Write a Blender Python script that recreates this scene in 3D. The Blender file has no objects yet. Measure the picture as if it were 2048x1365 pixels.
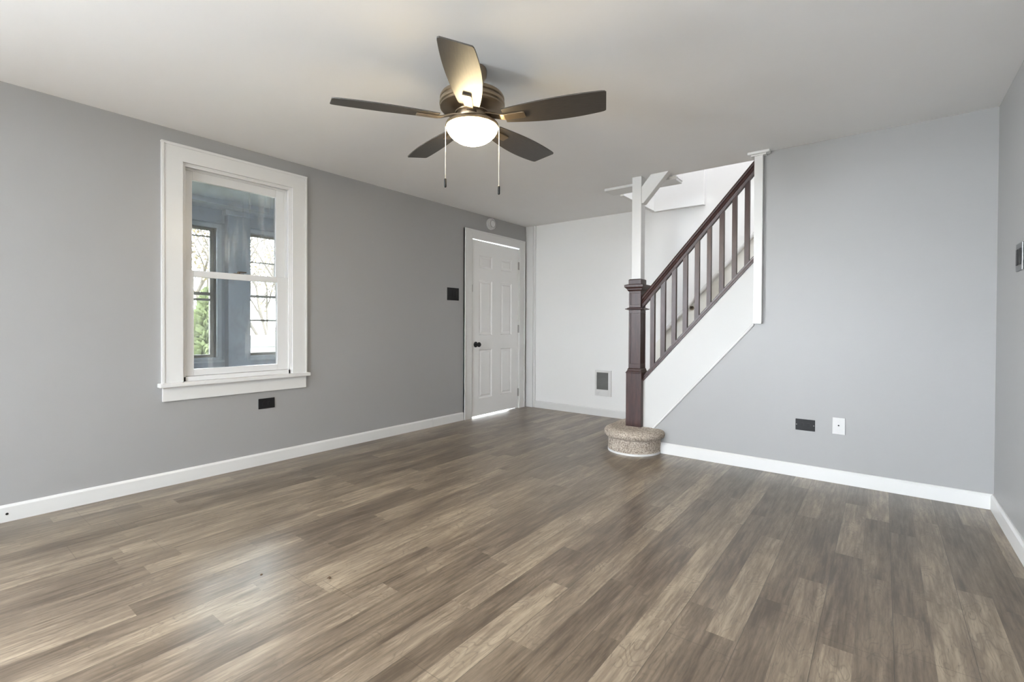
import bpy, bmesh, math, random
from mathutils import Vector, Matrix, noise
random.seed(7)
sc = bpy.context.scene
col = sc.collection
PI = math.pi
R = math.radians

# ------------------------------------------------------------------ camera
F_PX, YAW, PITCH, ROLL = 956.13, 0.66043296, 0.00996011, 0.0046276
CAM = Vector((3.6316, 0.0, 1.0452))
fw = Vector((-math.sin(YAW)*math.cos(PITCH), math.cos(YAW)*math.cos(PITCH), -math.sin(PITCH)))
rt = Vector((math.cos(YAW), math.sin(YAW), 0.0))
up = rt.cross(fw)
rt2 = rt*math.cos(ROLL) + up*math.sin(ROLL)
up2 = -rt*math.sin(ROLL) + up*math.cos(ROLL)
cd = bpy.data.cameras.new('camera'); cam = bpy.data.objects.new('camera', cd); col.objects.link(cam)
m3 = Matrix((rt2, up2, -fw)).transposed()
cam.matrix_world = Matrix.Translation(CAM) @ m3.to_4x4()
cd.sensor_fit = 'HORIZONTAL'; cd.sensor_width = 36.0; cd.lens = F_PX/2048*36.0
cd.shift_y = -22.68/2048; cd.clip_start = 0.02; cd.clip_end = 200
sc.camera = cam

# ------------------------------------------------------------------ world, exposure, lights
sc.view_settings.view_transform = 'Standard'; sc.view_settings.look = 'None'
sc.view_settings.gamma = 1.0; sc.view_settings.use_curve_mapping = False
sc.view_settings.exposure = 0.84
sc.cycles.use_denoising = True
sc.cycles.max_bounces = 14; sc.cycles.diffuse_bounces = 8; sc.cycles.transparent_max_bounces = 24
sc.cycles.sample_clamp_indirect = 8.0
sc.cycles.caustics_reflective = False; sc.cycles.caustics_refractive = False
w = bpy.data.worlds.new('sky'); sc.world = w; w.use_nodes = True
wn = w.node_tree; wn.nodes.clear()
wo = wn.nodes.new('ShaderNodeOutputWorld'); wb = wn.nodes.new('ShaderNodeBackground')
sky = wn.nodes.new('ShaderNodeTexSky'); sky.sky_type = 'HOSEK_WILKIE'; sky.turbidity = 8.0
sky.sun_direction = Vector((-0.5, 0.5, 0.35)).normalized(); sky.ground_albedo = 0.5
mixw = wn.nodes.new('ShaderNodeMix'); mixw.data_type = 'RGBA'; mixw.inputs[0].default_value = 0.85
wn.links.new(sky.outputs[0], mixw.inputs[6]); mixw.inputs[7].default_value = (0.86, 0.93, 1.0, 1)
wn.links.new(mixw.outputs[2], wb.inputs[0]); wb.inputs[1].default_value = 25.0
wn.links.new(wb.outputs[0], wo.inputs[0])

def area(name, loc, rot, sx, sy, power, color=(1, 1, 1)):
    l = bpy.data.lights.new(name, 'AREA'); l.shape = 'RECTANGLE'; l.size = sx; l.size_y = sy
    l.energy = power; l.color = color
    o = bpy.data.objects.new(name, l); col.objects.link(o); o.location = loc; o.rotation_euler = rot
    return o
# added area lights: two outside unseen windows, one high in the stairwell
area('fill_rear', (2.60, -3.25, 1.40), (R(78), 0, 0), 1.0, 1.6, 20, (0.88, 0.94, 1.0))
area('fill_left', (-.20, -2.15, 1.35), (R(72), 0, R(-90)), 1.3, 1.5, 290, (0.86, 0.93, 1.0))
area('fill_upstairs', (3.2, 4.47, 4.45), (0, 0, 0), 1.9, 0.8, 20, (0.97, 0.985, 1.0))

# ------------------------------------------------------------------ helpers
class MB:
    def __init__(s): s.bm = bmesh.new()
    def box(s, x0, x1, y0, y1, z0, z1):
        v = [s.bm.verts.new(c) for c in ((x0,y0,z0),(x1,y0,z0),(x1,y1,z0),(x0,y1,z0),(x0,y0,z1),(x1,y0,z1),(x1,y1,z1),(x0,y1,z1))]
        for f in ((3,2,1,0),(4,5,6,7),(0,1,5,4),(1,2,6,5),(2,3,7,6),(3,0,4,7)): s.bm.faces.new([v[i] for i in f])
        return s
    def rings(s, rs, cap=True, closed=True):
        vs = [[s.bm.verts.new(c) for c in r] for r in rs]
        n = len(rs[0])
        for a, b in zip(vs, vs[1:]):
            for i in range(n if closed else n-1):
                j = (i+1) % n
                s.bm.faces.new((a[i], a[j], b[j], b[i]))
        if cap:
            s.bm.faces.new(list(reversed(vs[0]))); s.bm.faces.new(vs[-1])
        return s
    def prism_y(s, pts, y0, y1):      # polygon in xz, extruded along y
        return s.rings([[(x, y0, z) for x, z in pts], [(x, y1, z) for x, z in pts]])
    def prism_x(s, pts, x0, x1):      # polygon in yz
        return s.rings([[(x0, y, z) for y, z in pts], [(x1, y, z) for y, z in pts]])
    def prism_z(s, pts, z0, z1):
        return s.rings([[(x, y, z0) for x, y in pts], [(x, y, z1) for x, y in pts]])
    def lathe(s, prof, c=(0,0,0), n=40, axis='z', cap=True):   # prof: (r, h)
        rs = []
        for r, h in prof:
            ring = []
            for i in range(n):
                a = 2*PI*i/n; u, v = r*math.cos(a), r*math.sin(a)
                if axis == 'z': p = (c[0]+u, c[1]+v, c[2]+h)
                elif axis == 'x': p = (c[0]+h, c[1]+u, c[2]+v)
                else: p = (c[0]+u, c[1]+h, c[2]-v)
                ring.append(p)
            rs.append(ring)
        return s.rings(rs, cap)
    def tube(s, pts, r, n=8, r1=None):
        pts = [Vector(p) for p in pts]; rs = []
        for k, p in enumerate(pts):
            d = (pts[min(k+1, len(pts)-1)] - pts[max(k-1, 0)]).normalized()
            a = d.orthogonal().normalized() if abs(d.z) > .99 else d.cross(Vector((0,0,1))).normalized()
            b = d.cross(a)
            rr = r if r1 is None else r + (r1-r)*k/(len(pts)-1)
            rs.append([tuple(p + a*rr*math.cos(2*PI*i/n) + b*rr*math.sin(2*PI*i/n)) for i in range(n)])
        return s.rings(rs)
    def build(s, name, mat, parent=None, bevel=0, seg=2, smooth=False):
        bmesh.ops.recalc_face_normals(s.bm, faces=s.bm.faces)
        me = bpy.data.meshes.new(name); s.bm.to_mesh(me); s.bm.free()
        o = bpy.data.objects.new(name, me); col.objects.link(o)
        if mat: me.materials.append(mat)
        if parent: o.parent = parent
        if smooth:
            for p in me.polygons: p.use_smooth = True
            me.set_sharp_from_angle(angle=R(38))
        if bevel:
            b = o.modifiers.new('bevel', 'BEVEL'); b.width = bevel; b.segments = seg; b.limit_method = 'ANGLE'
            b.harden_normals = False
        return o
def B(*a): return MB().box(*a)
def tag(o, label=None, cat=None, group=None, kind=None):
    if label: o['label'] = label
    if cat: o['category'] = cat
    if group: o['group'] = group
    if kind: o['kind'] = kind
    return o
def empty(name, loc=(0,0,0)):
    o = bpy.data.objects.new(name, None); col.objects.link(o); o.location = loc; o.empty_display_size = .1
    return o
def part(mb, name, mat, root, **k):   # parts are modelled in world coordinates; root Empties stand at the thing's base
    o = mb.build(name, mat, root, **k)
    b = root
    off = Vector((0,0,0))
    while b is not None: off += b.location; b = b.parent
    o.data.transform(Matrix.Translation(-off))
    return o

# ------------------------------------------------------------------ materials
class NT:
    def __init__(s, name):
        s.m = bpy.data.materials.new(name); s.m.use_nodes = True
        s.t = s.m.node_tree; s.t.nodes.clear()
        s.out = s.n('ShaderNodeOutputMaterial'); s.p = s.n('ShaderNodeBsdfPrincipled')
        s.l(s.p.outputs[0], s.out.inputs[0])
    def n(s, t, **k):
        x = s.t.nodes.new(t)
        for a, b in k.items(): setattr(x, a, b)
        return x
    def l(s, a, b): s.t.links.new(a, b)
    def math(s, op, a, b=None, c=None):
        x = s.n('ShaderNodeMath', operation=op)
        for i, v in enumerate((a, b, c)):
            if v is None: continue
            if isinstance(v, (int, float)): x.inputs[i].default_value = v
            else: s.l(v, x.inputs[i])
        return x.outputs[0]
    def mix(s, f, a, b, blend='MIX'):
        x = s.n('ShaderNodeMix', data_type='RGBA', blend_type=blend)
        for i, v in ((0, f), (6, a), (7, b)):
            if isinstance(v, (int, float)): x.inputs[i].default_value = v
            elif isinstance(v, tuple): x.inputs[i].default_value = (*v, 1) if len(v) == 3 else v
            else: s.l(v, x.inputs[i])
        return x.outputs[2]
    def noise(s, vec, scale, detail=3, rough=.5, scl=None):
        if scl:
            mp = s.n('ShaderNodeMapping'); mp.inputs['Scale'].default_value = scl; s.l(vec, mp.inputs[0]); vec = mp.outputs[0]
        x = s.n('ShaderNodeTexNoise'); x.inputs['Scale'].default_value = scale; x.inputs['Detail'].default_value = detail
        x.inputs['Roughness'].default_value = rough; s.l(vec, x.inputs['Vector'])
        return x.outputs[0]
    def ramp(s, f, stops):
        x = s.n('ShaderNodeValToRGB'); e = x.color_ramp.elements
        while len(e) < len(stops): e.new(.5)
        for i, (p, c) in enumerate(stops):
            e[i].position = p; e[i].color = (*c, 1) if isinstance(c, tuple) else (c, c, c, 1)
        s.l(f, x.inputs[0]); return x.outputs[0]
    def bump(s, h, strength=.2, dist=.01):
        x = s.n('ShaderNodeBump'); x.inputs['Strength'].default_value = strength; x.inputs['Distance'].default_value = dist
        s.l(h, x.inputs['Height']); s.l(x.outputs[0], s.p.inputs['Normal'])
    def obj(s): return s.n('ShaderNodeTexCoord').outputs['Object']

def lin(c):
    return tuple(((v/255)/12.92 if v/255 <= .04045 else ((v/255+.055)/1.055)**2.4) for v in c)
def paint(name, c, rough=.5, var=.04, bscale=90, bstr=.06, spec=.4, specks=False, metallic=0):
    t = NT(name); v = t.obj()
    n1 = t.noise(v, 1.7, 4, .6)
    dark = tuple(x*(1-var) for x in c); light = tuple(min(1, x*(1+var)) for x in c)
    cc = t.mix(n1, dark, light)
    if specks:
        vo = t.n('ShaderNodeTexVoronoi'); vo.inputs['Scale'].default_value = 3.1; t.l(v, vo.inputs['Vector'])
        wn_ = t.n('ShaderNodeTexNoise'); wn_.inputs['Scale'].default_value = 60; t.l(v, wn_.inputs['Vector'])
        d = t.math('ADD', vo.outputs['Distance'], t.math('MULTIPLY', wn_.outputs[0], .012))
        sp = t.math('LESS_THAN', d, .016)
        cc = t.mix(t.math('MULTIPLY', sp, .55), cc, (.85, .85, .84))
    t.l(cc, t.p.inputs['Base Color'])
    t.p.inputs['Roughness'].default_value = rough; t.p.inputs['Specular IOR Level'].default_value = spec
    t.p.inputs['Metallic'].default_value = metallic
    if bstr: t.bump(t.noise(v, bscale, 3, .6), bstr, .004)
    return t.m

M = {}
M['dark_grey_wall'] = paint('mid_grey_wall_paint', (.345, .344, .343), .42, .03, 60, .10, .45, True)
M['grey_wall'] = paint('grey_wall_paint', (.350, .350, .350), .42, .03, 60, .10, .45, True)
M['white_wall'] = paint('white_wall_paint', (.84, .84, .84), .5, .02, 60, .08)
M['cream_wall'] = paint('cream_wall_paint', (.78, .77, .72), .5, .02, 60, .08)
M['ceiling'] = paint('ceiling_paint', (.88, .88, .885), .6, .03, 30, .10)
M['white_trim'] = paint('white_gloss_trim', (.70, .70, .695), .32, .02, 25, .05)
M['door_white'] = paint('door_white', (.84, .84, .84), .38, .015, 40, .04)
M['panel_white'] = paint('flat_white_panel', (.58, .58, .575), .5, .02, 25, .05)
M['vinyl'] = paint('white_vinyl', (.71, .71, .71), .3, .01, 30, .0)
M['black_plastic'] = paint('black_plastic', (.010, .010, .011), .5, .1, 200, .02, .3)
M['white_plastic'] = paint('white_plastic', (.62, .62, .62), .35, .01, 200, .0)
M['dark_void'] = paint('dark_hole', (.01, .01, .01), .9, .0, 50, 0)
M['grille'] = paint('grey_grille_metal', (.22, .22, .215), .45, .05, 50, 0, .5)
M['steel'] = paint('dull_steel', (.35, .34, .33), .35, .05, 80, .0, .5, False, 1.0)
M['brass_dark'] = paint('dark_bronze_lock', (.10, .075, .05), .4, .05, 80, .0, .5, False, .7)
M['plate_metal'] = paint('gunmetal_plate', (.13, .13, .13), .3, .05, 80, .0, .5, False, .8)
M['fan_metal'] = paint('brushed_bronze_metal', (.30, .235, .165), .36, .06, 80, .0, .5, False, .9)
M['chain'] = paint('bead_chain', (.75, .72, .68), .3, .02, 80, 0, .5, False, .6)
M['porch_paint'] = paint('blue_grey_porch_paint', (.46, .50, .56), .6, .12, 14, .2, .3)
M['porch_light'] = paint('pale_porch_trim', (.60, .65, .70), .6, .08, 14, .2, .3)
M['porch_frame'] = paint('weathered_sash_wood', (.26, .24, .21), .6, .1, 30, .1)
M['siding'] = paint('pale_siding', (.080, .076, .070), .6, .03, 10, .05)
M['concrete'] = paint('pale_concrete', (.40, .40, .38), .8, .08, 20, .2)
M['bark'] = paint('grey_bark', (.07, .056, .045), .9, .2, 30, .4)
M['leaf_green'] = paint('green_leaves', (.105, .12, .05), .7, .3, 5, .0)
M['leaf_yellow'] = paint('yellow_autumn_leaves', (.14, .105, .055), .7, .3, 5, .0)
M['lawn'] = paint('lawn', (.07, .075, .035), .9, .3, 8, .2)
M['slot_white'] = paint('crumpled_paper', (.8, .8, .79), .7, .02, 60, .2)
M['smudge_brown'] = paint('dried_leaf_brown', (.10, .065, .04), .8, .2, 60, .2)

def wood_dark():
    t = NT('dark_mahogany_stain'); v = t.obj()
    n = t.noise(v, 9, 5, .65, (6, 6, .8)); n2 = t.noise(v, 3, 4, .6)
    c = t.ramp(n, [(.25, (.018, .008, .007)), (.55, (.050, .021, .018)), (.8, (.092, .043, .036))])
    c = t.mix(t.math('MULTIPLY', n2, .45), c, (.07, .045, .045))
    t.l(c, t.p.inputs['Base Color']); t.p.inputs['Roughness'].default_value = .33
    t.p.inputs['Specular IOR Level'].default_value = .36
    t.bump(t.noise(v, 40, 4, .6, (5, 5, .6)), .12, .002); return t.m
M['dark_wood'] = wood_dark()

def blade_mat():
    t = NT('espresso_blade_veneer'); v = t.obj()
    n = t.noise(v, 20, 4, .6, (1, 8, 1))
    c = t.ramp(n, [(.3, (.028, .023, .019)), (.7, (.048, .040, .033))])
    t.l(c, t.p.inputs['Base Color']); t.p.inputs['Roughness'].default_value = .42
    t.p.inputs['Specular IOR Level'].default_value = 1.0
    return t.m
M['blade'] = blade_mat()

def bowl_mat():
    t = NT('lit_frosted_glass_bowl')
    t.p.inputs['Base Color'].default_value = (.9, .88, .82, 1); t.p.inputs['Roughness'].default_value = .4
    t.p.inputs['Emission Color'].default_value = (1.0, .79, .46, 1); t.p.inputs['Emission Strength'].default_value = 44
    return t.m
M['bowl'] = bowl_mat()

def glass_mat(name, smudge=.06):
    t = NT(name); v = t.obj()
    t.t.nodes.remove(t.p)
    tr = t.n('ShaderNodeBsdfTransparent'); tr.inputs[0].default_value = (.97, .985, .98, 1)
    gl = t.n('ShaderNodeBsdfGlossy'); gl.inputs['Roughness'].default_value = .02
    fr = t.n('ShaderNodeFresnel'); fr.inputs[0].default_value = 1.45
    m1 = t.n('ShaderNodeMixShader'); t.l(fr.outputs[0], m1.inputs[0]); t.l(tr.outputs[0], m1.inputs[1]); t.l(gl.outputs[0], m1.inputs[2])
    df = t.n('ShaderNodeBsdfDiffuse'); df.inputs[0].default_value = (.8, .83, .84, 1)
    n = t.noise(v, 3.5, 5, .6, (1, 1, .7)); st = t.noise(v, 6, 3, .6, (1, 3, .35))
    s_ = t.ramp(n, [(.45, 0.0), (.75, 1.0)]); s2 = t.ramp(st, [(.55, 0.0), (.62, 1.0)])
    f = t.math('MULTIPLY', t.math('ADD', s_, t.math('MULTIPLY', s2, .5)), smudge)
    f = t.math('ADD', f, smudge*.35)
    m2 = t.n('ShaderNodeMixShader'); t.l(f, m2.inputs[0]); t.l(m1.outputs[0], m2.inputs[1]); t.l(df.outputs[0], m2.inputs[2])
    t.l(m2.outputs[0], t.out.inputs[0]); return t.m
M['glass'] = glass_mat('dusty_window_glass', .20)
M['glass_clean'] = glass_mat('clear_porch_glass', .03)

def carpet_mat():
    t = NT('beige_cut_pile_carpet'); v = t.obj()
    n = t.noise(v, 95, 3, .75); n2 = t.noise(v, 45, 3, .6)
    c = t.ramp(n, [(.36, (.22, .18, .14)), (.46, (.55, .46, .38)), (.55, (.74, .66, .57)), (.66, (.92, .85, .76))])
    c = t.mix(t.math('MULTIPLY', n2, .3), c, (.60, .51, .43))
    t.l(c, t.p.inputs['Base Color']); t.p.inputs['Roughness'].default_value = .95
    t.p.inputs['Specular IOR Level'].default_value = .1
    t.bump(t.math('ADD', n, t.math('MULTIPLY', n2, .6)), 1.0, .02); return t.m
M['carpet'] = carpet_mat()

def floor_mat():
    t = NT('grey_brown_laminate_planks'); v = t.obj()
    sep = t.n('ShaderNodeSeparateXYZ'); t.l(v, sep.inputs[0]); X, Y = sep.outputs[0], sep.outputs[1]
    W = .1015; BL = 1.21
    X = t.math('ADD', X, -3.668 + W*60)
    sx = t.math('DIVIDE', X, W); strip = t.math('FLOOR', sx); fx = t.math('SUBTRACT', sx, strip)
    bx = t.math('DIVIDE', X, 2*W); board = t.math('FLOOR', bx)
    wb_ = t.n('ShaderNodeTexWhiteNoise', noise_dimensions='1D'); t.l(t.math('MULTIPLY', board, 1.37), wb_.inputs['W'])
    # board ends (every 1.21 m, random stagger per row)
    by = t.math('ADD', t.math('DIVIDE', t.math('ADD', Y, 20.0), BL), wb_.outputs[0]); bidx = t.math('FLOOR', by); bfy = t.math('SUBTRACT', by, bidx)
    # printed strip segments inside each row, random stagger and length per strip
    ws = t.n('ShaderNodeTexWhiteNoise', noise_dimensions='1D'); t.l(t.math('MULTIPLY', strip, 2.91), ws.inputs['W'])
    sl = t.math('ADD', .75, t.math('MULTIPLY', ws.outputs[0], .45))
    ws2 = t.n('ShaderNodeTexWhiteNoise', noise_dimensions='1D'); t.l(t.math('MULTIPLY', strip, 5.13), ws2.inputs['W'])
    sy = t.math('ADD', t.math('DIVIDE', t.math('ADD', Y, 20.0), sl), t.math('MULTIPLY', ws2.outputs[0], 7.0)); sidx = t.math('FLOOR', sy)
    sfy = t.math('SUBTRACT', sy, sidx)
    cv = t.n('ShaderNodeCombineXYZ'); t.l(strip, cv.inputs[0]); t.l(sidx, cv.inputs[1])
    wc = t.n('ShaderNodeTexWhiteNoise', noise_dimensions='3D'); t.l(cv.outputs[0], wc.inputs['Vector'])
    rnd = wc.outputs['Value']
    # grain space: shifted per plank
    off = t.n('ShaderNodeVectorMath', operation='MULTIPLY'); t.l(wc.outputs['Color'], off.inputs[0]); off.inputs[1].default_value = (30, 30, 30)
    gv = t.n('ShaderNodeVectorMath', operation='ADD'); t.l(v, gv.inputs[0]); t.l(off.outputs[0], gv.inputs[1]); gv = gv.outputs[0]
    broad = t.noise(gv, 5.0, 3, .5, (2.6, .5, 1))
    warp = t.noise(gv, 9, 3, .6, (1.6, .7, 1))
    # cathedral grain
    sep2 = t.n('ShaderNodeSeparateXYZ'); t.l(gv, sep2.inputs[0])
    ph = t.math('ADD', t.math('MULTIPLY', sep2.outputs[0], 55.0), t.math('MULTIPLY', t.noise(gv, 3.2, 2, .5, (3.0, 1.0, 1)), 60.0))
    rings = t.math('ABSOLUTE', t.math('SINE', ph))
    fine = t.noise(gv, 40, 4, .7, (5.0, .35, 1))
    streak = t.noise(gv, 14, 4, .65, (5.0, .35, 1))
    a = t.math('ADD', t.math('MULTIPLY', rnd, .34), t.math('MULTIPLY', broad, .74))
    a = t.math('ADD', a, t.math('MULTIPLY', t.math('SUBTRACT', streak, .5), 1.05))
    c = t.ramp(a, [(.22, (.072, .051, .034)), (.45, (.136, .102, .071)), (.64, (.200, .154, .109)), (.88, (.325, .260, .188))])
    rmask = t.math('MULTIPLY', t.math('POWER', t.math('SUBTRACT', 1.0, rings), 3.0), t.ramp(warp, [(.40, 0.0), (.62, 1.0)]))
    c = t.mix(t.math('MULTIPLY', rmask, .6), c, (.075, .055, .040))
    crack = t.ramp(fine, [(.30, 1.0), (.40, 0.0)])
    c = t.mix(t.math('MULTIPLY', crack, .75), c, (.065, .05, .038))
    # joints
    ex = t.math('MINIMUM', fx, t.math('SUBTRACT', 1.0, fx))
    strip_line = t.math('LESS_THAN', ex, .011)
    fbx = t.math('SUBTRACT', bx, board); ebx = t.math('MINIMUM', fbx, t.math('SUBTRACT', 1.0, fbx))
    board_line = t.math('LESS_THAN', ebx, .006)
    end_line = t.math('LESS_THAN', t.math('MINIMUM', bfy, t.math('SUBTRACT', 1.0, bfy)), .0011)
    c = t.mix(t.math('MULTIPLY', strip_line, .22), c, (.06, .047, .038))
    jl = t.math('MAXIMUM', t.math('MULTIPLY', board_line, .55), t.math('MULTIPLY', end_line, .45))
    c = t.mix(jl, c, (.035, .027, .022))
    t.l(c, t.p.inputs['Base Color'])
    dust = t.noise(v, 1.3, 5, .65)
    rg = t.math('ADD', .285, t.math('MULTIPLY', dust, .08))
    t.l(rg, t.p.inputs['Roughness']); t.p.inputs['Specular IOR Level'].default_value = .8
    h = t.math('SUBTRACT', t.math('MULTIPLY', fine, .25), t.math('MULTIPLY', jl, 1.0))
    t.bump(h, .12, .002); return t.m
M['floor'] = floor_mat()

# ------------------------------------------------------------------ the room
H = 2.30
XR, YS, YB, YR = 4.14, 3.847, 4.976, -3.05
def struct(mb, name, mat, **k):
    o = mb.build(name, mat, **k); o['kind'] = 'structure'; return o
struct(B(-.16, 5.2, YR-.15, YB+.15, -.12, 0), 'floor', M['floor'])
# ceiling with the stairwell opening left free
c = MB()
c.box(-.16, XR+.16, YR-.15, 3.985, H, H+.24)
c.box(-.16, 1.665, 3.985, YB+.15, H, H+.24)
c.box(1.665, 2.245, 3.985, 4.19, H, H+.24)
c.box(XR+.16, 5.2, YR-.15, 3.985, H, H+.24)
struct(c, 'ceiling', M['ceiling'])
# left wall, with the window and door openings
WY0, WY1, WZ0, WZ1 = 1.145, 1.888, .655, 2.105
DY0, DY1, DZ = 3.93, 4.815, 2.035
c = MB()
def wall_x(c, x0, x1, y0, y1, z0, z1, holes):
    ys = sorted({y0, y1, *[h[0] for h in holes], *[h[1] for h in holes]})
    for a, b in zip(ys, ys[1:]):
        hs = sorted([h for h in holes if h[0] <= a and h[1] >= b], key=lambda h: h[2]); z = z0
        for h in hs:
            if h[2] > z: c.box(x0, x1, a, b, z, h[2])
            z = h[3]
        if z < z1: c.box(x0, x1, a, b, z, z1)
def wall_y(c, y0, y1, x0, x1, z0, z1, holes):
    xs = sorted({x0, x1, *[h[0] for h in holes], *[h[1] for h in holes]})
    for a, b in zip(xs, xs[1:]):
        hs = sorted([h for h in holes if h[0] <= a and h[1] >= b], key=lambda h: h[2]); z = z0
        for h in hs:
            if h[2] > z: c.box(a, b, y0, y1, z, h[2])
            z = h[3]
        if z < z1: c.box(a, b, y0, y1, z, z1)
wall_x(c, -.16, 0, YR-.15, YB, 0, H, [(-2.8, -1.5, .6, 2.1), (WY0, WY1, WZ0, WZ1), (DY0, DY1, 0, DZ)])
struct(c, 'wall_left', M['dark_grey_wall'])
c = MB(); wall_y(c, YB, YB+.15, -.16, 5.2, 0, 4.9, []); struct(c, 'wall_back', M['white_wall'])
c = MB(); wall_x(c, XR, XR+.14, YR-.15, YS+.1, 0, H, []); struct(c, 'wall_right', M['grey_wall'])
c = MB(); wall_y(c, YR-.15, YR, 0, XR, 0, H, [(2.1, 3.1, .6, 2.2)]); struct(c, 'wall_rear', M['grey_wall'])
# grey wall under and beside the stairs
SL = 1.153
def bead(x): return .225 + SL*(x-2.155)
struct(MB().prism_y([(2.10, 0), (XR, 0), (XR, H), (2.90, H), (2.90, bead(2.90)), (2.125, .19), (2.10, .19)], YS, YS+.10), 'wall_stair', M['grey_wall'])
# upper stairwell shaft
c = MB()
c.box(1.662, 1.70, 4.19, YB, 2.262, 4.9)            # left header face of the opening
c.box(1.60, 5.2, 3.90, 3.985, H+.24, 4.9)
c.box(1.60, 1.662, 3.985, YB, H+.24, 4.9)
c.box(XR+.14, 5.2, 3.85, 3.95, 0, H)
c.box(5.1, 5.2, 3.95, YB, 0, 4.9)
c.box(1.60, 5.2, 3.90, YB+.15, 4.9, 5.0)
struct(c, 'wall_stairwell', M['white_wall'])
struct(B(1.70, 2.213, 4.925, YB, 2.252, 4.9), 'trim_1', M['white_wall'], bevel=.003)
c = MB(); c.prism_y([(2.00, 1.02-.4), (2.95, 2.02-.4+.05), (3.1, 2.2-.4), (3.1, 2.33), (2.95, 2.20), (1.66, .80), (1.66, .42)], YB-.004, YB)
struct(c, 'trim_2', M['cream_wall'])

# baseboards
def base_prof(t=.015, h=.088): return [(0, 0), (t, 0), (t, h-.012), (t-.005, h-.003), (t-.009, h), (0, h)]
bb = MB()
p = base_prof()
bb.rings([[(q[0], YR, q[1]) for q in p], [(q[0], 3.342, q[1]) for q in p]])
bb.rings([[(q[0]+.001, 3.3435, q[1]) for q in p], [(q[0]+.001, 3.80, q[1]) for q in p]])
o = struct(bb, 'baseboard_left', M['white_trim'])
hole = MB().lathe([(.006, 0), (.006, .002)], (.0145, .35, .042), 16, 'x').build('cable_hole', M['dark_void'], o)
bb = MB().rings([[(2.19, YS-q[0], q[1]) for q in p], [(XR, YS-q[0], q[1]) for q in p]])
struct(bb, 'baseboard_stair', M['white_trim'])
bb = MB().rings([[(XR-q[0], YR, q[1]) for q in p], [(XR-q[0], YS, q[1]) for q in p]])
struct(bb, 'baseboard_right', M['white_trim'])
bb = MB().rings([[(.155, YB-q[0], q[1]) for q in p], [(1.80, YB-q[0], q[1]) for q in p]])
struct(bb, 'baseboard_back', M['white_trim'])
bb = MB().rings([[(0, YR+q[0], q[1]) for q in p], [(XR, YR+q[0], q[1]) for q in p]])
struct(bb, 'baseboard_rear', M['white_trim'])
# boxed white corner upright beside the door
struct(MB().box(.004, .118, YB-.028, YB, 0, H-.001).box(.118, .150, YB-.014, YB, 0, H-.001), 'trim_3', M['white_trim'], bevel=.003)
# unseen rear window, placed and sized for the light it lets in: frames only
for k, (x0, x1) in enumerate(((2.1, 3.1),)):
    c = MB(); f = .09
    c.box(x0-f, x1+f, YR, YR+.02, 2.2, 2.2+f).box(x0-f, x1+f, YR, YR+.02, .6-f, .6).box(x0-f, x0, YR, YR+.02, .6, 2.2).box(x1, x1+f, YR, YR+.02, .6, 2.2)
    c.box(x0, x1, YR-.09, YR-.05, 1.33, 1.37)
    struct(c, 'window_%d' % (k+2), M['white_trim'])
c = MB(); f = .09
c.box(0, .02, -2.8-f, -1.5+f, 2.1, 2.1+f).box(0, .02, -2.8-f, -1.5+f, .6-f, .6).box(0, .02, -2.8-f, -2.8, .6, 2.1).box(0, .02, -1.5, -1.5+f, .6, 2.1).box(-.09, -.05, -2.8, -1.5, 1.33, 1.37)
struct(c, 'window_3', M['white_trim'])  # unseen window, added on the left wall to let in side light

# ------------------------------------------------------------------ window_1
W1 = empty('window_1', (0, (WY0+WY1)/2, WZ0)); W1['kind'] = 'structure'
def ring_frame(c, x0, x1, o, i_):        # one continuous mitred frame; o and i_ are (y0, y1, z0, z1)
    L = lambda x, r: [(x, r[0], r[2]), (x, r[1], r[2]), (x, r[1], r[3]), (x, r[0], r[3])]
    rs = [L(x0, o), L(x1, o), L(x1, i_), L(x0, i_)]
    return c.rings(rs + [rs[0]], cap=False)
c = MB()
ring_frame(c, 0, .018, (1.034, 1.995, .655, 2.203), (WY0+.004, WY1-.004, .657, 2.100))
ring_frame(c, .0, .024, (1.032, 1.997, .656, 2.204), (1.045, 1.984, .658, 2.191))
bmesh.ops.remove_doubles(c.bm, verts=c.bm.verts, dist=1e-6)
part(c, 'window_casing', M['white_trim'], W1)
part(B(0, .026, 1.030, 1.998, 2.199, 2.207), 'casing_cap', M['white_trim'], W1, bevel=.001)
part(B(-.03, .052, 1.012, 2.012, .636, .662), 'window_stool', M['white_trim'], W1, bevel=.004)
part(B(0, .018, 1.036, 1.993, .543, .637), 'window_apron', M['white_trim'], W1, bevel=.003)
c = MB()                                           # jamb liner with its stepped stops
y0, y1, z0, z1 = WY0, WY1, .662, WZ1
def frame(c, x0, x1, y0, y1, z0, z1, wl, wr, wb, wt):
    c.box(x0, x1, y0, y0+wl, z0, z1).box(x0, x1, y1-wr, y1, z0, z1)
    if wb: c.box(x0, x1, y0+wl, y1-wr, z0, z0+wb)
    if wt: c.box(x0, x1, y0+wl, y1-wr, z1-wt, z1)
frame(c, -.150, -.002, y0+.001, y1-.001, z0, z1-.001, .012, .012, .0, .012)
frame(c, -.018, -.004, y0+.012, y1-.012, z0, z1-.012, .014, .014, .0, .014)
frame(c, -.150, -.098, y0+.012, y1-.012, z0, z1-.012, .026, .026, .045, .030)
frame(c, -.059, -.053, y0+.012, y1-.012, z0, z1-.012, .020, .020, .0, .022)
c.box(-.150, -.004, y0+.012, y1-.012, z0, z0+.030)
part(c, 'window_jamb', M['vinyl'], W1, bevel=.0015)
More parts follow.
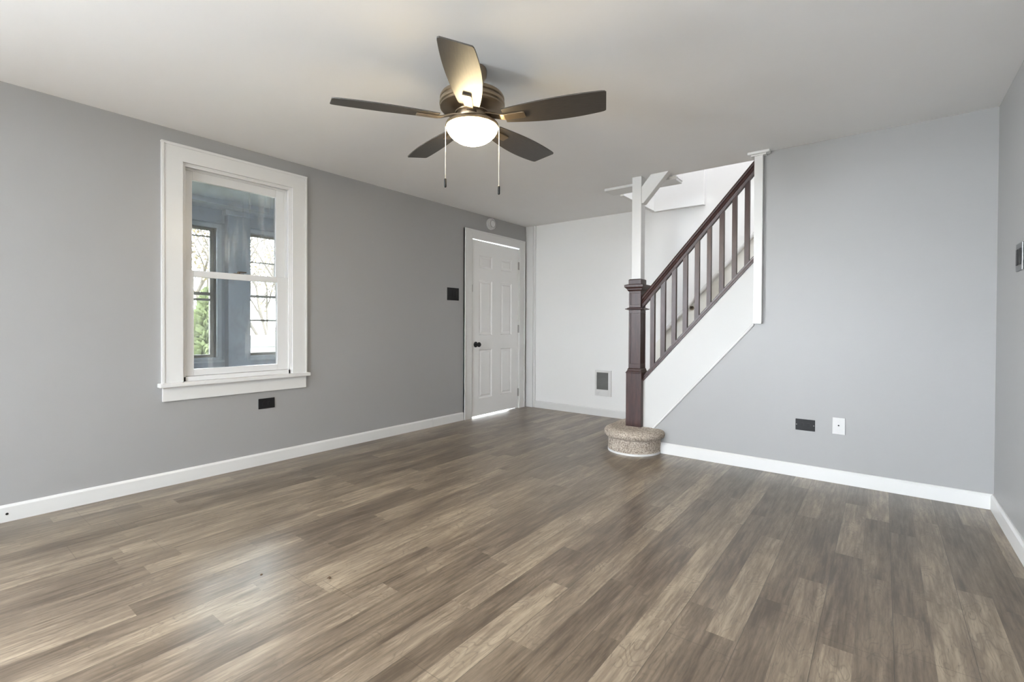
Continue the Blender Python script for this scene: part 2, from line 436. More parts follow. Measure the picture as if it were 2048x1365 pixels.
# upper sash (outer track)
S = part((lambda c: (frame(c, -.094, -.061, 1.160, 1.873, 1.372, 2.078, .068, .082, .028, .064), c)[1])(MB()), 'upper_sash', M['vinyl'], W1, bevel=.002)
part(B(-.082, -.076, 1.226, 1.793, 1.398, 2.016), 'glass_pane', M['glass'], S)
S = part((lambda c: (frame(c, -.052, -.021, 1.160, 1.873, .694, 1.402, .064, .090, .044, .045), c)[1])(MB()), 'lower_sash', M['vinyl'], W1, bevel=.002)
part(B(-.040, -.034, 1.222, 1.785, .736, 1.359), 'glass_pane', M['glass'], S)
c = MB().box(-.046, -.026, 1.478, 1.545, 1.402, 1.407).lathe([(.010, 0), (.010, .010), (.006, .014)], (-.036, 1.512, 1.406), 20)
c.box(-.040, -.022, 1.512, 1.560, 1.412, 1.419)
part(c, 'sash_lock', M['brass_dark'], S, bevel=.001, smooth=True)
part(B(-.060, -.0595, 1.176, 1.181, 1.50, 1.53), 'tilt_latch', M['steel'], W1)

# ------------------------------------------------------------------ door_1
D1 = empty('door_1', (0, (DY0+DY1)/2, 0)); D1['kind'] = 'structure'
c = MB()
def casing(c):
    # flat board with inner bead, left / right / head
    for (a, b) in ((3.806, 3.925), (4.808, 4.915)):
        c.box(0, .020, a, b, 0, 2.105 if a < 4 else 2.105)
    c.box(0, .020, 3.925, 4.808, 2.006, 2.105)
    c.box(0, .027, 3.806, 3.826, 0, 2.108).box(0, .027, 4.899, 4.915, 0, 2.108).box(0, .0265, 3.826, 4.899, 2.092, 2.108)
    c.box(-.15, .014, 3.925, 3.938, 0, 2.006).box(-.15, .014, 4.800, 4.812, 0, 2.006)
casing(c)
part(c, 'door_casing', M['white_trim'], D1, bevel=.002)
ya, yb = 3.941, 4.797
def slab():
    """six-panel door leaf: raised panels sunk in a grid of stiles and rails; head edge out of true"""
    c = MB(); x0, xf = -.040, .002
    zt = lambda y: 2.0015 - .010*(y-ya)/(yb-ya)
    zb = .011
    ys = [ya, 4.062, 4.290, 4.450, 4.662, yb]
    zs = [zb, .205, .762, .925, 1.552, 1.695, 1.838, 1.99]
    bm = c.bm; V = {}
    def v(y, z, x):
        k = (round(y, 5), round(z, 5), round(x, 5))
        if k not in V: V[k] = bm.verts.new((x, y, z if z < 1.98 else zt(y)))
        return V[k]
    for i in range(5):
        for j in range(7):
            a, b, p, q = ys[i], ys[i+1], zs[j], zs[j+1]
            if i in (1, 3) and j in (1, 3, 5):
                loops = [(0, xf), (.010, xf-.008), (.024, xf-.009), (.040, xf-.003)]
                L = [[v(a+d, p+d, x), v(b-d, p+d, x), v(b-d, q-d, x), v(a+d, q-d, x)] for d, x in loops]
                for A, Bq in zip(L, L[1:]):
                    for k in range(4): bm.faces.new((A[k], A[(k+1) % 4], Bq[(k+1) % 4], Bq[k]))
                bm.faces.new(L[-1])
            else: bm.faces.new((v(a, p, xf), v(b, p, xf), v(b, q, xf), v(a, q, xf)))
    for i in range(5):
        for z in (zs[0], zs[-1]): bm.faces.new((v(ys[i], z, xf), v(ys[i+1], z, xf), v(ys[i+1], z, x0), v(ys[i], z, x0)))
        for j in range(7):
            pass
    for j in range(7):
        for y in (ys[0], ys[-1]): bm.faces.new((v(y, zs[j], xf), v(y, zs[j+1], xf), v(y, zs[j+1], x0), v(y, zs[j], x0)))
        for i in range(5): bm.faces.new((v(ys[i], zs[j], x0), v(ys[i+1], zs[j], x0), v(ys[i+1], zs[j+1], x0), v(ys[i], zs[j+1], x0)))
    return c
S = part(slab(), 'door_leaf', M['door_white'], D1)
c = MB().lathe([(.032, 0), (.032, .004), (.028, .008), (.013, .011), (.012, .030), (.020, .036), (.027, .046), (.0275, .056), (.022, .064), (.010, .068)], (.002, 4.005, .822), 28, 'x')
part(c, 'door_knob', M['black_plastic'], S, smooth=True)
for z in (1.785, .997, .20):
    c = MB().box(.0, .004, 4.789, 4.809, z-.048, z+.048)
    for k in range(5): c.lathe([(.0065, -.047+k*.0188), (.0065, -.030+k*.0188)], (.010, 4.799, z), 12)
    c.lathe([(.003, -.050), (.003, .050)], (.010, 4.799, z), 8)
    part(c, 'hinge', M['steel'], S)
part(B(.014, .017, 3.926, 3.936, 1.412, 1.492), 'strike_plate', M['steel'], D1)

# ------------------------------------------------------------------ wall devices
def plate_on_left(name, y0, y1, z0, z1, devices, label, cat):
    r = empty(name, (0, (y0+y1)/2, z0))
    part(B(0, .006, y0, y1, z0, z1), 'cover_plate', M['black_plastic'], r, bevel=.002)
    devices(r); return tag(r, label, cat)
def outlet_sockets(r, xf, cy, cz, face, mat=None):   # two receptacle faces lying side by side
    for s in (-1, 1):
        c = MB(); cc = cy + s*.0195
        pr = [(.0165*math.cos(a), .0140*math.sin(a)) for a in [2*PI*i/24 for i in range(24)]]
        pr = [(max(-.0125, min(.0125, a)), b) for a, b in pr]
        if face == 'x': c.rings([[(xf, cc+a, cz+b) for a, b in pr], [(xf+.0025, cc+a, cz+b) for a, b in pr]])
        else: c.rings([[(cc+a, xf, cz+b) for a, b in pr], [(cc+a, xf-.0025, cz+b) for a, b in pr]])
        k = part(c, 'receptacle', M['black_plastic'], r)
        c = MB()
        for d in (-.0055, .0055):
            if face == 'x': c.box(xf+.0024, xf+.0028, cc-.004, cc+.004, cz+d-.001, cz+d+.001)
            else: c.box(cc-.004, cc+.004, xf-.0028, xf-.0024, cz+d-.001, cz+d+.001)
        part(c, 'slot', M['dark_void'], k)
    return r
r = empty('wall_outlet', (0, 1.690, .414))
part(B(0, .006, 1.632, 1.750, .414, .490), 'cover_plate', M['black_plastic'], r, bevel=.002)
outlet_sockets(r, .006, 1.691, .452, 'x')
tag(r, 'black electrical outlet mounted sideways just below the window apron', 'outlet')
r = empty('wall_outlet', (3.211, YS, .325))
part(B(3.154, 3.269, YS-.006, YS, .325, .402), 'cover_plate', M['black_plastic'], r, bevel=.002)
outlet_sockets(r, YS-.006, 3.2115, .3635, 'y')
for s in (-.051, .051):
    part(MB().lathe([(.003, 0), (.0025, -.0012)], (3.2115+s, YS-.006, .3635), 12, 'y'), 'screw', M['steel'], r)
tag(r, 'black electrical outlet mounted sideways low on the grey wall right of the stairs', 'outlet')
r = empty('cable_jack_plate', (3.403, YS, .325))
part(B(3.368, 3.439, YS-.007, YS, .325, .437), 'cover_plate', M['white_plastic'], r, bevel=.003)
part(MB().lathe([(.010, 0), (.010, -.003), (.007, -.004)], (3.403, YS-.006, .386), 20, 'y'), 'jack_collar', M['white_plastic'], r)
part(MB().lathe([(.0045, 0), (.0045, -.0035)], (3.403, YS-.008, .386), 16, 'y'), 'jack_hole', M['dark_void'], r)
for z in (.415, .347): part(MB().lathe([(.003, 0), (.0025, -.0015)], (3.403, YS-.007, z), 12, 'y'), 'screw', M['white_plastic'], r)
tag(r, 'white cable jack wall plate with a round black hole, beside the black outlet', 'wall plate')
r = empty('light_switch', (0, 3.643, 1.305))
part(B(0, .006, 3.558, 3.730, 1.305, 1.438), 'cover_plate', M['black_plastic'], r, bevel=.002)
for k in (-1, 0, 1):
    part(B(.006, .009, 3.644+k*.046-.016, 3.644+k*.046+.016, 1.339, 1.405), 'rocker', M['black_plastic'], r, bevel=.001)
tag(r, 'black three gang switch plate on the grey wall left of the white door', 'light switch')
r = empty('light_switch', (XR, 3.255, 1.312))
part(B(XR-.007, XR, 3.185, 3.318, 1.312, 1.443), 'cover_plate', M['plate_metal'], r, bevel=.002)
for k in (-1, 1):
    q = part(B(XR-.010, XR-.006, 3.2515+k*.030-.017, 3.2515+k*.030+.017, 1.340, 1.415), 'rocker', M['black_plastic'], r, bevel=.001)
tag(r, 'dark grey metal switch plate on the right wall at the edge of the picture', 'light switch')
# smoke alarm over the door
r = empty('smoke_alarm', (0, 4.248, 2.217))
part(MB().lathe([(.064, 0), (.066, .006), (.064, .018)], (0, 4.248, 2.217), 40, 'x'), 'mounting_base', M['white_plastic'], r, smooth=True)
part(MB().lathe([(.060, .018), (.063, .024), (.062, .036), (.056, .042), (.049, .043), (.047, .028), (.010, .027)], (0, 4.248, 2.217), 40, 'x'), 'housing', M['white_plastic'], r, smooth=True)
part(MB().lathe([(.040, .027), (.040, .044), (.036, .048), (.004, .049)], (0, 4.248, 2.217), 40, 'x'), 'cover', M['white_plastic'], r, smooth=True)
tag(r, 'round white smoke alarm on the grey wall above the white door', 'smoke alarm')
# wall heater
r = empty('wall_heater', (1.10, YB, .233))
c = MB(); x0, x1, z0, z1 = .998, 1.202, .233, .530
gx0, gx1, gz0, gz1 = 1.018, 1.166, .306, .503
c.box(x0, gx0, YB-.016, YB, z0, z1).box(gx1, x1, YB-.016, YB, z0, z1).box(gx0, gx1, YB-.016, YB, z0, gz0).box(gx0, gx1, YB-.016, YB, gz1, z1)
c.box(gx0, gx1, YB-.003, YB, gz0, gz1)
part(c, 'housing', M['white_trim'], r, bevel=.002)
g = MB()
for k in range(22):
    z = gz0 + .0045 + k*.00895
    g.prism_x([(YB-.013, z), (YB-.004, z+.003), (YB-.004, z+.0055), (YB-.013, z+.0025)], gx0+.001, gx1-.001)
g.box(gx0+.001, gx1-.001, YB-.0038, YB-.0032, gz0, gz1)
part(g, 'louvre_grille', M['grille'], r)
part(MB().lathe([(.012, 0), (.012, -.006), (.009, -.009)], (1.050, YB-.016, .268), 20, 'y'), 'thermostat_knob', M['white_plastic'], r, smooth=True)
tag(r, 'small white wall heater with grey louvres, low on the white back wall', 'heater')

# ------------------------------------------------------------------ staircase
ST = empty('staircase', (1.98, 3.9, 0))
NX, NY = 1.976, 3.868      # newel centre
# carpeted starting step: outline swept with a nosing profile
def outline(d):
    pts = []
    cx, cy, r = 1.985, 3.800, .212
    for i in range(22):
        t = i/21; pts.append((cx-r-d, YB-.001 - t*(YB-.001-cy)))
    for i in range(1, 90):
        a = PI + PI*i/90; pts.append((cx+(r+d)*math.cos(a), cy+(r+d)*math.sin(a)))
    pts.append((cx+r+d, cy)); pts.append((cx+r+d, cy+.020)); pts.append((cx+r+d, YS-.001))
    return pts
prof = [(0, .012), (.001, .03), (0, .05), (.001, .07), (0, .09), (-.001, .105), (-.002, .115), (.004, .119), (.016, .122), (.025, .129), (.031, .138), (.034, .149), (.034, .160), (.031, .171), (.024, .180), (.014, .187), (.002, .191), (-.012, .193), (-.03, .194)]
bm = bmesh.new(); rows = []
for d, z in prof:
    row = []
    for k, (x, y) in enumerate(outline(d)):
        n = noise.noise(Vector((x*38, y*38, z*38)))*.0032 + noise.noise(Vector((x*110, y*110, z*110)))*.0020
        nx, ny = x-1.985, y-3.8
        if y > 3.8: nx, ny = (-1 if x < 1.985 else 1), 0
        l = math.hypot(nx, ny); nx /= l; ny /= l
        wz = min(1, max(0, (z-.15)/.04)); wob = n*(0 if y > YB-.01 else 1)
        if y > YS-.02 and x > 1.985: wob *= .3
        row.append(bm.verts.new((x+nx*wob*(1-wz), y+ny*wob*(1-wz), z+wob*wz)))
    rows.append(row)
for a, b in zip(rows, rows[1:]):
    for i in range(len(a)-1): bm.faces.new((a[i], a[i+1], b[i+1], b[i]))
top = rows[-1]
bm.faces.new(list(reversed(top)))
mb = MB(); mb.bm.free(); mb.bm = bm
stp = part(mb, 'starting_step', M['carpet'], ST, smooth=True)
stp['label'] = 'rounded beige carpeted starting step'
c = MB(); o1, o2 = outline(.004), outline(-.02)
c.rings([[(x, y, .0) for x, y in o1], [(x, y, .016) for x, y in o1], [(x, y, .016) for x, y in o2], [(x, y, 0) for x, y in o2]], cap=False, closed=False)
part(c, 'shoe_moulding', M['white_trim'], stp)
# upper carpeted steps behind the side panel
RISE, RUN = .2, .1735
for k in range(1, 12):
    xa = 1.985 + .06 + RUN*(k-1); z = .193 + RISE*k
    c = MB(); x1_ = xa + RUN + .06
    pts = [(xa, z-RISE-.02), (x1_, z-RISE-.02), (x1_, z), (xa+.0, z), (xa-.018, z-.006), (xa-.026, z-.018), (xa-.024, z-.030), (xa-.010, z-.038), (xa, z-.044)]
    c.prism_y(pts, YS+.103 if xa < 5 else 0, YB-.006)
    part(c, 'stair_step', M['carpet'], ST)
# white side panel with its bead
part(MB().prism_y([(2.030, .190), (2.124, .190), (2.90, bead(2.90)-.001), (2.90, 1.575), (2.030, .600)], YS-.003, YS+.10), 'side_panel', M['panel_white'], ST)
def sheared(c, x0, x1, z0, sl, prof):   # prof: (y, dz)
    c.rings([[(x0, y, z0+dz) for y, dz in prof], [(x1, y, z0+sl*(x1-x0)+dz) for y, dz in prof]]); return c
c = sheared(MB(), 2.118, 2.884, bead(2.118)-.006, SL, [(YS, -.014), (YS-.010, -.012), (YS-.014, -.002), (YS-.012, .008), (YS-.004, .012), (YS, .012)])
part(c, 'panel_bead', M['white_trim'], ST)
# newel post
def sq(c, h, z0, z1, h2=None):
    h2 = h if h2 is None else h2
    c.rings([[(NX+a*h, NY+b*h, z0) for a, b in ((-1,-1),(1,-1),(1,1),(-1,1))], [(NX+a*h2, NY+b*h2, z1) for a, b in ((-1,-1),(1,-1),(1,1),(-1,1))]])
c = MB()
sq(c, .068, .185, .642); sq(c, .072, .642, .648); sq(c, .068, .648, .655); sq(c, .066, .655, .664, .061); sq(c, .060, .664, .674); sq(c, .059, .674, .684, .054)
sq(c, .049, .684, 1.335)
for z0, z1, hh in ((.684, .722, .053), (1.148, 1.178, .053), (1.196, 1.222, .052), (1.318, 1.336, .052)): sq(c, hh, z0, z1)
for a in (-1, 1):
    for b in (-1, 1):
        for z0, z1 in ((.722, 1.148), (1.222, 1.318)):
            x, y = NX+a*.0445, NY+b*.0445
            c.box(x-.0085, x+.0085, y-.0085, y+.0085, z0, z1)
sq(c, .056, 1.176, 1.182, .076); sq(c, .077, 1.182, 1.188); sq(c, .070, 1.188, 1.196, .058)
sq(c, .056, 1.334, 1.346, .064); sq(c, .066, 1.346, 1.356); sq(c, .070, 1.356, 1.368, .081); sq(c, .083, 1.368, 1.388); sq(c, .080, 1.388, 1.394, .060)
sq(c, .056, 1.394, 1.432); sq(c, .055, 1.432, 1.438, .048)
nw = part(c, 'newel_post', M['dark_wood'], ST, bevel=.0015)
nw['label'] = 'square dark wood newel post'
# handrail / bottom rail
hz = lambda x: 1.330 + 1.135*(x-2.06)        # top of the handrail
yc = 3.868
hp = [(yc-.022, 0), (yc+.022, 0), (yc+.030, -.008), (yc+.033, -.020), (yc+.031, -.032), (yc+.024, -.040), (yc+.026, -.048), (yc+.028, -.062), (yc+.022, -.070), (yc+.018, -.098),
      (yc-.018, -.098), (yc-.022, -.070), (yc-.028, -.062), (yc-.026, -.048), (yc-.024, -.040), (yc-.031, -.032), (yc-.033, -.020), (yc-.030, -.008)]
c = sheared(MB(), 2.026, 2.886, hz(2.026), 1.135, hp); part(c, 'handrail', M['dark_wood'], ST)
lz = lambda x: .592 + 1.118*(x-2.056)        # underside of the bottom rail
bp = [(yc-.036, 0), (yc+.036, 0), (yc+.036, .016), (yc+.028, .022), (yc+.028, .034), (yc+.020, .040), (yc+.020, .050), (yc-.020, .050), (yc-.020, .040), (yc-.028, .034), (yc-.028, .022), (yc-.036, .016)]
c = sheared(MB(), 2.040, 2.886, lz(2.040), 1.118, bp); part(c, 'bottom_rail', M['dark_wood'], ST)
for x0, x1 in ((2.096,2.132),(2.183,2.221),(2.274,2.309),(2.363,2.398),(2.454,2.489),(2.546,2.577),(2.636,2.670),(2.726,2.759),(2.812,2.846)):
    c = MB(); b = .0145
    c.rings([[(x0, yc-b, lz(x0)+.045), (x1, yc-b, lz(x1)+.045), (x1, yc+b, lz(x1)+.045), (x0, yc+b, lz(x0)+.045)],
             [(x0, yc-b, hz(x0)-.094), (x1, yc-b, hz(x1)-.094), (x1, yc+b, hz(x1)-.094), (x0, yc+b, hz(x0)-.094)]])
    part(c, 'baluster', M['dark_wood'], ST, bevel=.001)
tag(ST, 'staircase with dark wood newel, handrail and balusters, white side panel and carpeted starting step', 'staircase')

# white upright standing on the newel, with its diagonal brace
r = empty('ceiling_support_post', (1.98, 3.87, 1.438))
part(B(1.938, 2.020, 3.832, 3.915, 1.438, H-.001), 'post', M['white_trim'], r, bevel=.002)
c = MB(); c.prism_y([(2.012, 2.200), (2.012, 2.070), (2.036, 2.070), (2.245, H-.001), (2.098, H-.001)], 3.838, 3.908)
part(c, 'diagonal_brace', M['white_trim'], r, bevel=.002)
tag(r, 'white square support post with a diagonal brace, standing on top of the newel', 'support post')
struct(B(1.592, 2.240, 4.00, 4.185, 2.277, H), 'trim_4', M['white_trim'], bevel=.002)
# full-height white board where the railing ends, with its cap
struct(B(2.884, 2.940, YS-.040, YS, 1.062, 2.282).box(2.842, 2.984, YS-.062, YS, 2.281, 2.2995).box(2.862, 2.962, YS-.050, YS, 2.270, 2.281), 'trim_5', M['white_trim'], bevel=.002)
# torn gap with crumpled paper at the end of the ceiling board
r = empty('paper_scrap', (2.205, 3.99, 2.2715))
bm = bmesh.new(); bmesh.ops.create_icosphere(bm, subdivisions=3, radius=.026)
for v_ in bm.verts:
    n = noise.noise(v_.co*70); v_.co *= (1+.55*n); v_.co.z *= .55; v_.co.x *= 1.3
mb = MB(); mb.bm.free(); mb.bm = bm
for v_ in bm.verts: v_.co += Vector((2.238, 3.985, 2.281))
part(mb, 'crumpled_sheet', M['slot_white'], r)
tag(r, 'crumpled white scrap tucked under the ceiling at the right end of the white ceiling board', 'scrap')

# wall handrail on the back wall
r = empty('wall_handrail', (2.1, YB, 1.3))
wz = lambda x: .800 + 1.090*(x-1.66)
wy = YB-.060
hp2 = [(wy+.020*math.cos(a), .030*math.sin(a)) for a in [2*PI*i/16 for i in range(16)]]
part(sheared(MB(), 1.80, 3.05, wz(1.80), 1.09, hp2), 'rail', M['white_trim'], r, smooth=True)
for x in (2.09, 2.92):
    c = MB().tube([(x, wy, wz(x)-.020), (x, wy+.004, wz(x)-.035), (x, wy+.03, wz(x)-.045), (x, YB-.006, wz(x)-.045)], .006, 8)
    c.lathe([(.022, 0), (.020, -.005)], (x, YB-.004, wz(x)-.045), 20, 'y')
    part(c, 'bracket', M['brass_dark'], r, smooth=True)
tag(r, 'sloping pale handrail with a small dark bracket, on the wall behind the balusters', 'handrail')

# ------------------------------------------------------------------ ceiling fan
FX, FY, ZB = 2.023, 1.744, 2.054
FAN = empty('ceiling_fan', (FX, FY, H))
def fpart(mb, name, mat, parent=None, **k): return part(mb, name, mat, parent or FAN, **k)
fpart(MB().lathe([(.070, H), (.072, H-.010), (.070, H-.030), (.060, H-.050), (.040, H-.062), (.030, H-.066)], (FX, FY, 0), 48), 'canopy', M['fan_metal'], smooth=True)
fpart(MB().lathe([(.026, 2.25), (.026, 2.165)], (FX, FY, 0), 24), 'downrod', M['fan_metal'], smooth=True)
mt = fpart(MB().lathe([(.030, 2.185), (.060, 2.182), (.130, 2.176), (.152, 2.168), (.158, 2.158), (.158, 2.150), (.152, 2.146), (.157, 2.142), (.160, 2.134), (.160, 2.124), (.154, 2.119), (.157, 2.115), (.157, 2.108), (.150, 2.104), (.144, 2.102), (.100, 2.090), (.084, 2.088), (.082, 2.084), (.070, 2.082)], (FX, FY, 0), 72), 'motor_housing', M['fan_metal'], smooth=True)
fpart(MB().lathe([(.072, 2.090), (.076, 2.084), (.078, 2.066), (.074, 2.052), (.064, 2.044)], (FX, FY, 0), 48), 'blade_hub', M['fan_metal'], smooth=True)
pan = fpart(MB().lathe([(.060, 2.050), (.085, 2.046), (.118, 2.038), (.129, 2.030), (.131, 2.020), (.127, 2.016), (.10, 2.018)], (FX, FY, 0), 56), 'light_pan', M['fan_metal'], smooth=True)
fpart(MB().lathe([(.126, 2.019), (.1265, 2.012), (.122, 1.998), (.112, 1.982), (.096, 1.966), (.074, 1.951), (.050, 1.941), (.026, 1.932), (.004, 1.929)], (FX, FY, 0), 56), 'glass_bowl', M['bowl'], smooth=True)
# blades
def blade_mesh():
    c = MB(); n = 22; top = []; bot = []
    t = .0028
    for i in range(n+1):
        s = i/n; r = .165 + s*.478
        # leading edge bows out, trailing edge straighter, tip cut on a slight slant
        a = .044 + .034*math.sin(PI*min(1, s*.80+.05)) + .004*s
        b = -.044 - .026*math.sin(PI*min(1, s*.72+.06)) - .012*s
        top.append((r + (0 if s < 1 else 0), a)); bot.append((r + .016*s, b))
    pts = top + list(reversed(bot))
    # soften the two tip corners
    k = len(top)-1
    tip_a, tip_b = top[-1], bot[-1]
    pts = top[:-1] + [(tip_a[0]-.006, tip_a[1]-.0005), (tip_a[0]+.002, tip_a[1]-.006)] + [(tip_b[0]+.001, tip_b[1]+.010), (tip_b[0]-.006, tip_b[1]+.001)] + list(reversed(bot[:-1]))
    c.rings([[(x, y, -t) for x, y in pts], [(x, y, t) for x, y in pts]])
    return c
def iron_mesh():
    c = MB()
    # flat tongue gripping the underside of the blade, then a neck that steps up to the hub
    P = [(.062, .026, .016), (.100, .021, .012), (.150, .019, -.004), (.170, .020, -.0075), (.262, .0215, -.0075), (.272, .019, -.0075)]
    c.rings([[(x, -w_, z-.004), (x, w_, z-.004), (x, w_, z+.004), (x, -w_, z+.004)] for x, w_, z in P])
    return c
tilt = R(-12)
for k in range(5):
    ang = R(19.64 - 72*k)
    bl = blade_mesh().build('fan_blade', M['blade'], FAN, bevel=.001)
    # the trailing side hangs lower
    bl.matrix_local = Matrix.Translation((0, 0, ZB-H)) @ Matrix.Rotation(ang, 4, 'Z') @ Matrix.Rotation(tilt, 4, 'X')
    bl['label'] = 'dark espresso fan blade'
    ir = iron_mesh().build('blade_iron', M['fan_metal'], FAN, bevel=.001)
    ir.matrix_local = Matrix.Translation((0, 0, ZB-H)) @ Matrix.Rotation(ang, 4, 'Z') @ Matrix.Rotation(tilt, 4, 'X')
# pull chains
for s, zt_, zb_ in ((-1, 1.767, 1.722), (1, 1.731, 1.688)):
    x, y = FX + s*.132*math.cos(YAW), FY + s*.132*math.sin(YAW)
    c = MB()
    z = 2.022
    c.tube([(x, y, 2.022), (x, y, zt_)], .0011, 6)
    nb = 0
    z = 2.018
    while z > zt_+.003:
        c.lathe([(.0004, -.0014), (.0013, -.0007), (.0013, .0007), (.0004, .0014)], (x, y, z), 6); z -= .0052
    ch = fpart(c, 'pull_chain', M['chain'])
    c = MB().lathe([(.003, 0), (.0058, -.003), (.0062, -(zt_-zb_)+.004), (.004, -(zt_-zb_))], (x, y, zt_), 16)
    f_ = part(c, 'chain_fob', M['black_plastic'], ch, smooth=True)
tag(FAN, 'dark five-blade ceiling fan with a lit white glass bowl and two pull chains', 'ceiling fan')

# ------------------------------------------------------------------ crumbs on the floor
def crumb(x, y, s, label):
    bm = bmesh.new(); bmesh.ops.create_icosphere(bm, subdivisions=2, radius=s)
    for v_ in bm.verts:
        v_.co *= (1 + .7*noise.noise(v_.co*90+Vector((x*9, y*9, 0)))); v_.co.z *= .45
    zmin = min(v_.co.z for v_ in bm.verts)
    for v_ in bm.verts: v_.co += Vector((x, y, -zmin))
    mb = MB(); mb.bm.free(); mb.bm = bm
    r = empty('floor_crumb', (x, y, 0))
    o = mb.build('floor_crumb', M['smudge_brown']); bpy.data.objects.remove(r)
    return tag(o, label, 'crumb')
crumb(1.845, 1.083, .008, 'brown leaf crumb lying on the floorboards nearest the camera')
crumb(1.600, .925, .0045, 'tiny dark crumb left of the larger brown crumb, in the bright patch of floor')

# ------------------------------------------------------------------ enclosed porch beyond the window
PX = -1.9
c = MB().box(PX-.12, -.16, .3, 3.7, -.14, -.04); struct(c, 'floor_porch', M['porch_paint'])
c = MB().box(PX-.12, -.16, .3, 3.7, 2.24, 2.34); struct(c, 'ceiling_porch', M['porch_light'])
struct(B(-1.47, -1.40, .35, 3.7, 2.19, 2.24), 'trim_6', M['porch_paint'], bevel=.003)
c = MB()
holes = [(1.25, 2.060, .690, 2.045), (2.380, 3.18, .690, 2.045)]
wall_x(c, PX-.12, PX, .3, 3.7, -.04, 2.24, holes)
struct(c, 'wall_porch', M['porch_paint'])
struct(B(PX-.12, -.16, 3.6, 3.7, -.04, 2.24).box(PX, -.16, .3, .4, -.04, 2.24), 'wall_porch_end', M['porch_paint'])
c = B(PX, PX+.03, .4, 2.13, 2.10, 2.239).box(PX, PX+.03, 2.37, 3.6, 2.10, 2.239)
struct(c, 'trim_7', M['porch_paint'], bevel=.003)
c = B(PX, -1.80, 2.138, 2.362, -.04, 2.185); c.box(PX, -1.775, 2.105, 2.395, 2.185, 2.235)
struct(c, 'trim_8', M['porch_paint'], bevel=.004)
def porch_window(n, y0, y1, bars):
    W = empty('window_%d' % n, (PX, (y0+y1)/2, .69)); W['kind'] = 'structure'
    c = MB(); frame(c, PX-.06, PX+.018, y0-.045, y1+.045, .650, 2.085, .045, .045, .040, .040)
    part(c, 'window_casing', M['porch_light'], W, bevel=.002)
    part(B(PX-.01, PX+.055, y0-.06, y1+.06, .640, .662), 'window_sill', M['porch_light'], W, bevel=.002)
    c = MB(); frame(c, PX-.09, PX-.062, y0, y1, .690, 2.045, .038, .038, .030, .025)
    for z, h in bars: c.box(PX-.09, PX-.060, y0+.03, y1-.03, z-h, z+h)
    part(c, 'window_sash', M['porch_frame'], W)
    part(B(PX-.080, PX-.076, y0+.03, y1-.03, .72, 2.02), 'glass_pane', M['glass_clean'], W)
porch_window(4, 1.25, 2.060, [(1.955, .006), (1.356, .016), (1.295, .012)])
porch_window(5, 2.380, 3.18, [(1.735, .006), (1.354, .014), (1.083, .011)])

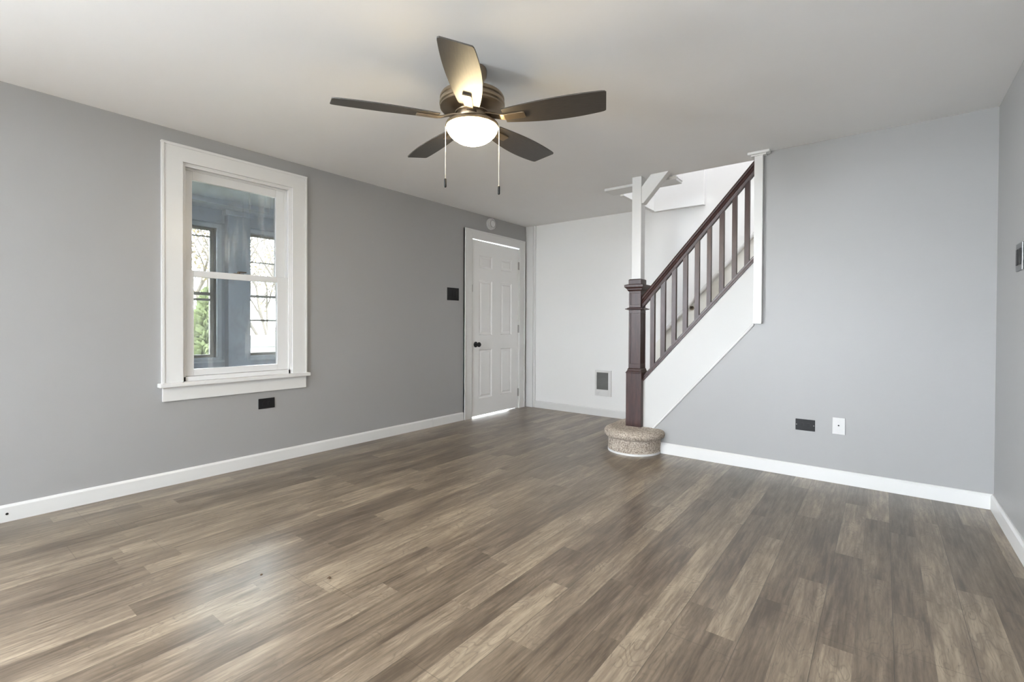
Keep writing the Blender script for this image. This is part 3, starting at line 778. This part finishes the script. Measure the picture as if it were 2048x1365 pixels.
# outdoors
struct(B(-40, -2.02, -40, 40, -.9, -.8).box(-2.02, 5.2, -40, -3.22, -.9, -.8).box(5.2, 40, -40, 40, -.9, -.8), 'ground', M['lawn'])
struct(B(-2.02, -.16, 3.7, 6.5, -.25, -.03), 'ground_stoop', M['concrete'])
def ray_pt(u, v, dist):
    d = (fw*F_PX + rt2*(u-1024) + up2*(659.8-v)).normalized(); return CAM + d*dist
def bare_tree(loc, h, seed, label, leaves=None, spread=.5, nleaf=0):
    rnd = random.Random(seed); r = empty('bare_tree' if not nleaf else 'autumn_tree', loc)
    c = MB(); tips = []
    def grow(p, d, L, rad, lvl):
        pts = [p]; q = p.copy(); dd = d.copy()
        for i in range(4):
            dd = (dd + Vector((rnd.uniform(-.18,.18), rnd.uniform(-.18,.18), rnd.uniform(-.05,.12)))).normalized()
            q = q + dd*L/4; pts.append(q.copy())
        c.tube(pts, rad, 6 if lvl < 2 else 4, rad*.6)
        if lvl >= 4: tips.append(q); return
        for k in range(3 if lvl else 4):
            a = rnd.uniform(0, 2*PI); nd = (dd + Vector((math.cos(a), math.sin(a), rnd.uniform(-.1,.5)))*spread*1.3).normalized()
            grow(pts[-1] if k < 2 else pts[2], nd, L*rnd.uniform(.6,.8), rad*.58, lvl+1)
        tips.append(q)
    grow(Vector((0,0,0)), Vector((0,0,1)), h*.33, h*.012, 0)
    c.build('branches', M['bark'], r)
    if nleaf:
        c = MB()
        for i in range(nleaf):
            t = rnd.choice(tips); p_ = t + Vector((rnd.gauss(0,.25), rnd.gauss(0,.25), rnd.gauss(0,.25)))
            a = Vector((rnd.gauss(0,1), rnd.gauss(0,1), rnd.gauss(0,1))).normalized(); b = a.orthogonal().normalized()*.05; a = a*.07
            v = [c.bm.verts.new(p_+x) for x in (-a, b, a, -b)]; c.bm.faces.new(v)
        o = c.build('foliage', leaves, r); o['kind'] = 'stuff'
    return tag(r, label, 'tree')
def gnd(u, v, dist):
    p_ = ray_pt(u, v, dist); p_.z = -.8; return p_
bare_tree(gnd(548, 600, 11.5), 6.5, 3, 'bare grey tree outside the right hand porch window', spread=.55)
bare_tree(gnd(400, 600, 21), 9, 11, 'thin tree with sparse yellow leaves outside the left hand porch window', M['leaf_yellow'], .6, 2600)
bare_tree(gnd(525, 600, 36), 9, 23, 'low distant tree with brown leaves behind the pale siding wall', M['leaf_yellow'], .7, 1600)
# green arborvitae-like shrub
def shrub(loc, h, rad, seed, label):
    rnd = random.Random(seed); r = empty('evergreen_shrub', loc)
    MB().tube([(0,0,0), (0,0,h*.8)], .05, 8, .01).build('trunk', M['bark'], r)
    c = MB()
    for i in range(3800):
        z = rnd.random()**.8; rr = rad*(1-z)**.7*rnd.uniform(.5, 1.05); a = rnd.uniform(0, 2*PI)
        p_ = Vector((rr*math.cos(a), rr*math.sin(a), z*h + .05))
        n = Vector((math.cos(a), math.sin(a), rnd.uniform(.2, 1.2))).normalized(); b = n.orthogonal().normalized()*.045; n = n*.08
        v = [c.bm.verts.new(p_+x) for x in (-n, b, n, -b)]; c.bm.faces.new(v)
    o = c.build('foliage', M['leaf_green'], r); o['kind'] = 'stuff'
    return tag(r, label, 'shrub')
shrub(gnd(417, 600, 8.5), 2.3, .55, 5, 'green pointed evergreen shrub outside the left hand porch window')
# low white sided wall beyond the right porch window
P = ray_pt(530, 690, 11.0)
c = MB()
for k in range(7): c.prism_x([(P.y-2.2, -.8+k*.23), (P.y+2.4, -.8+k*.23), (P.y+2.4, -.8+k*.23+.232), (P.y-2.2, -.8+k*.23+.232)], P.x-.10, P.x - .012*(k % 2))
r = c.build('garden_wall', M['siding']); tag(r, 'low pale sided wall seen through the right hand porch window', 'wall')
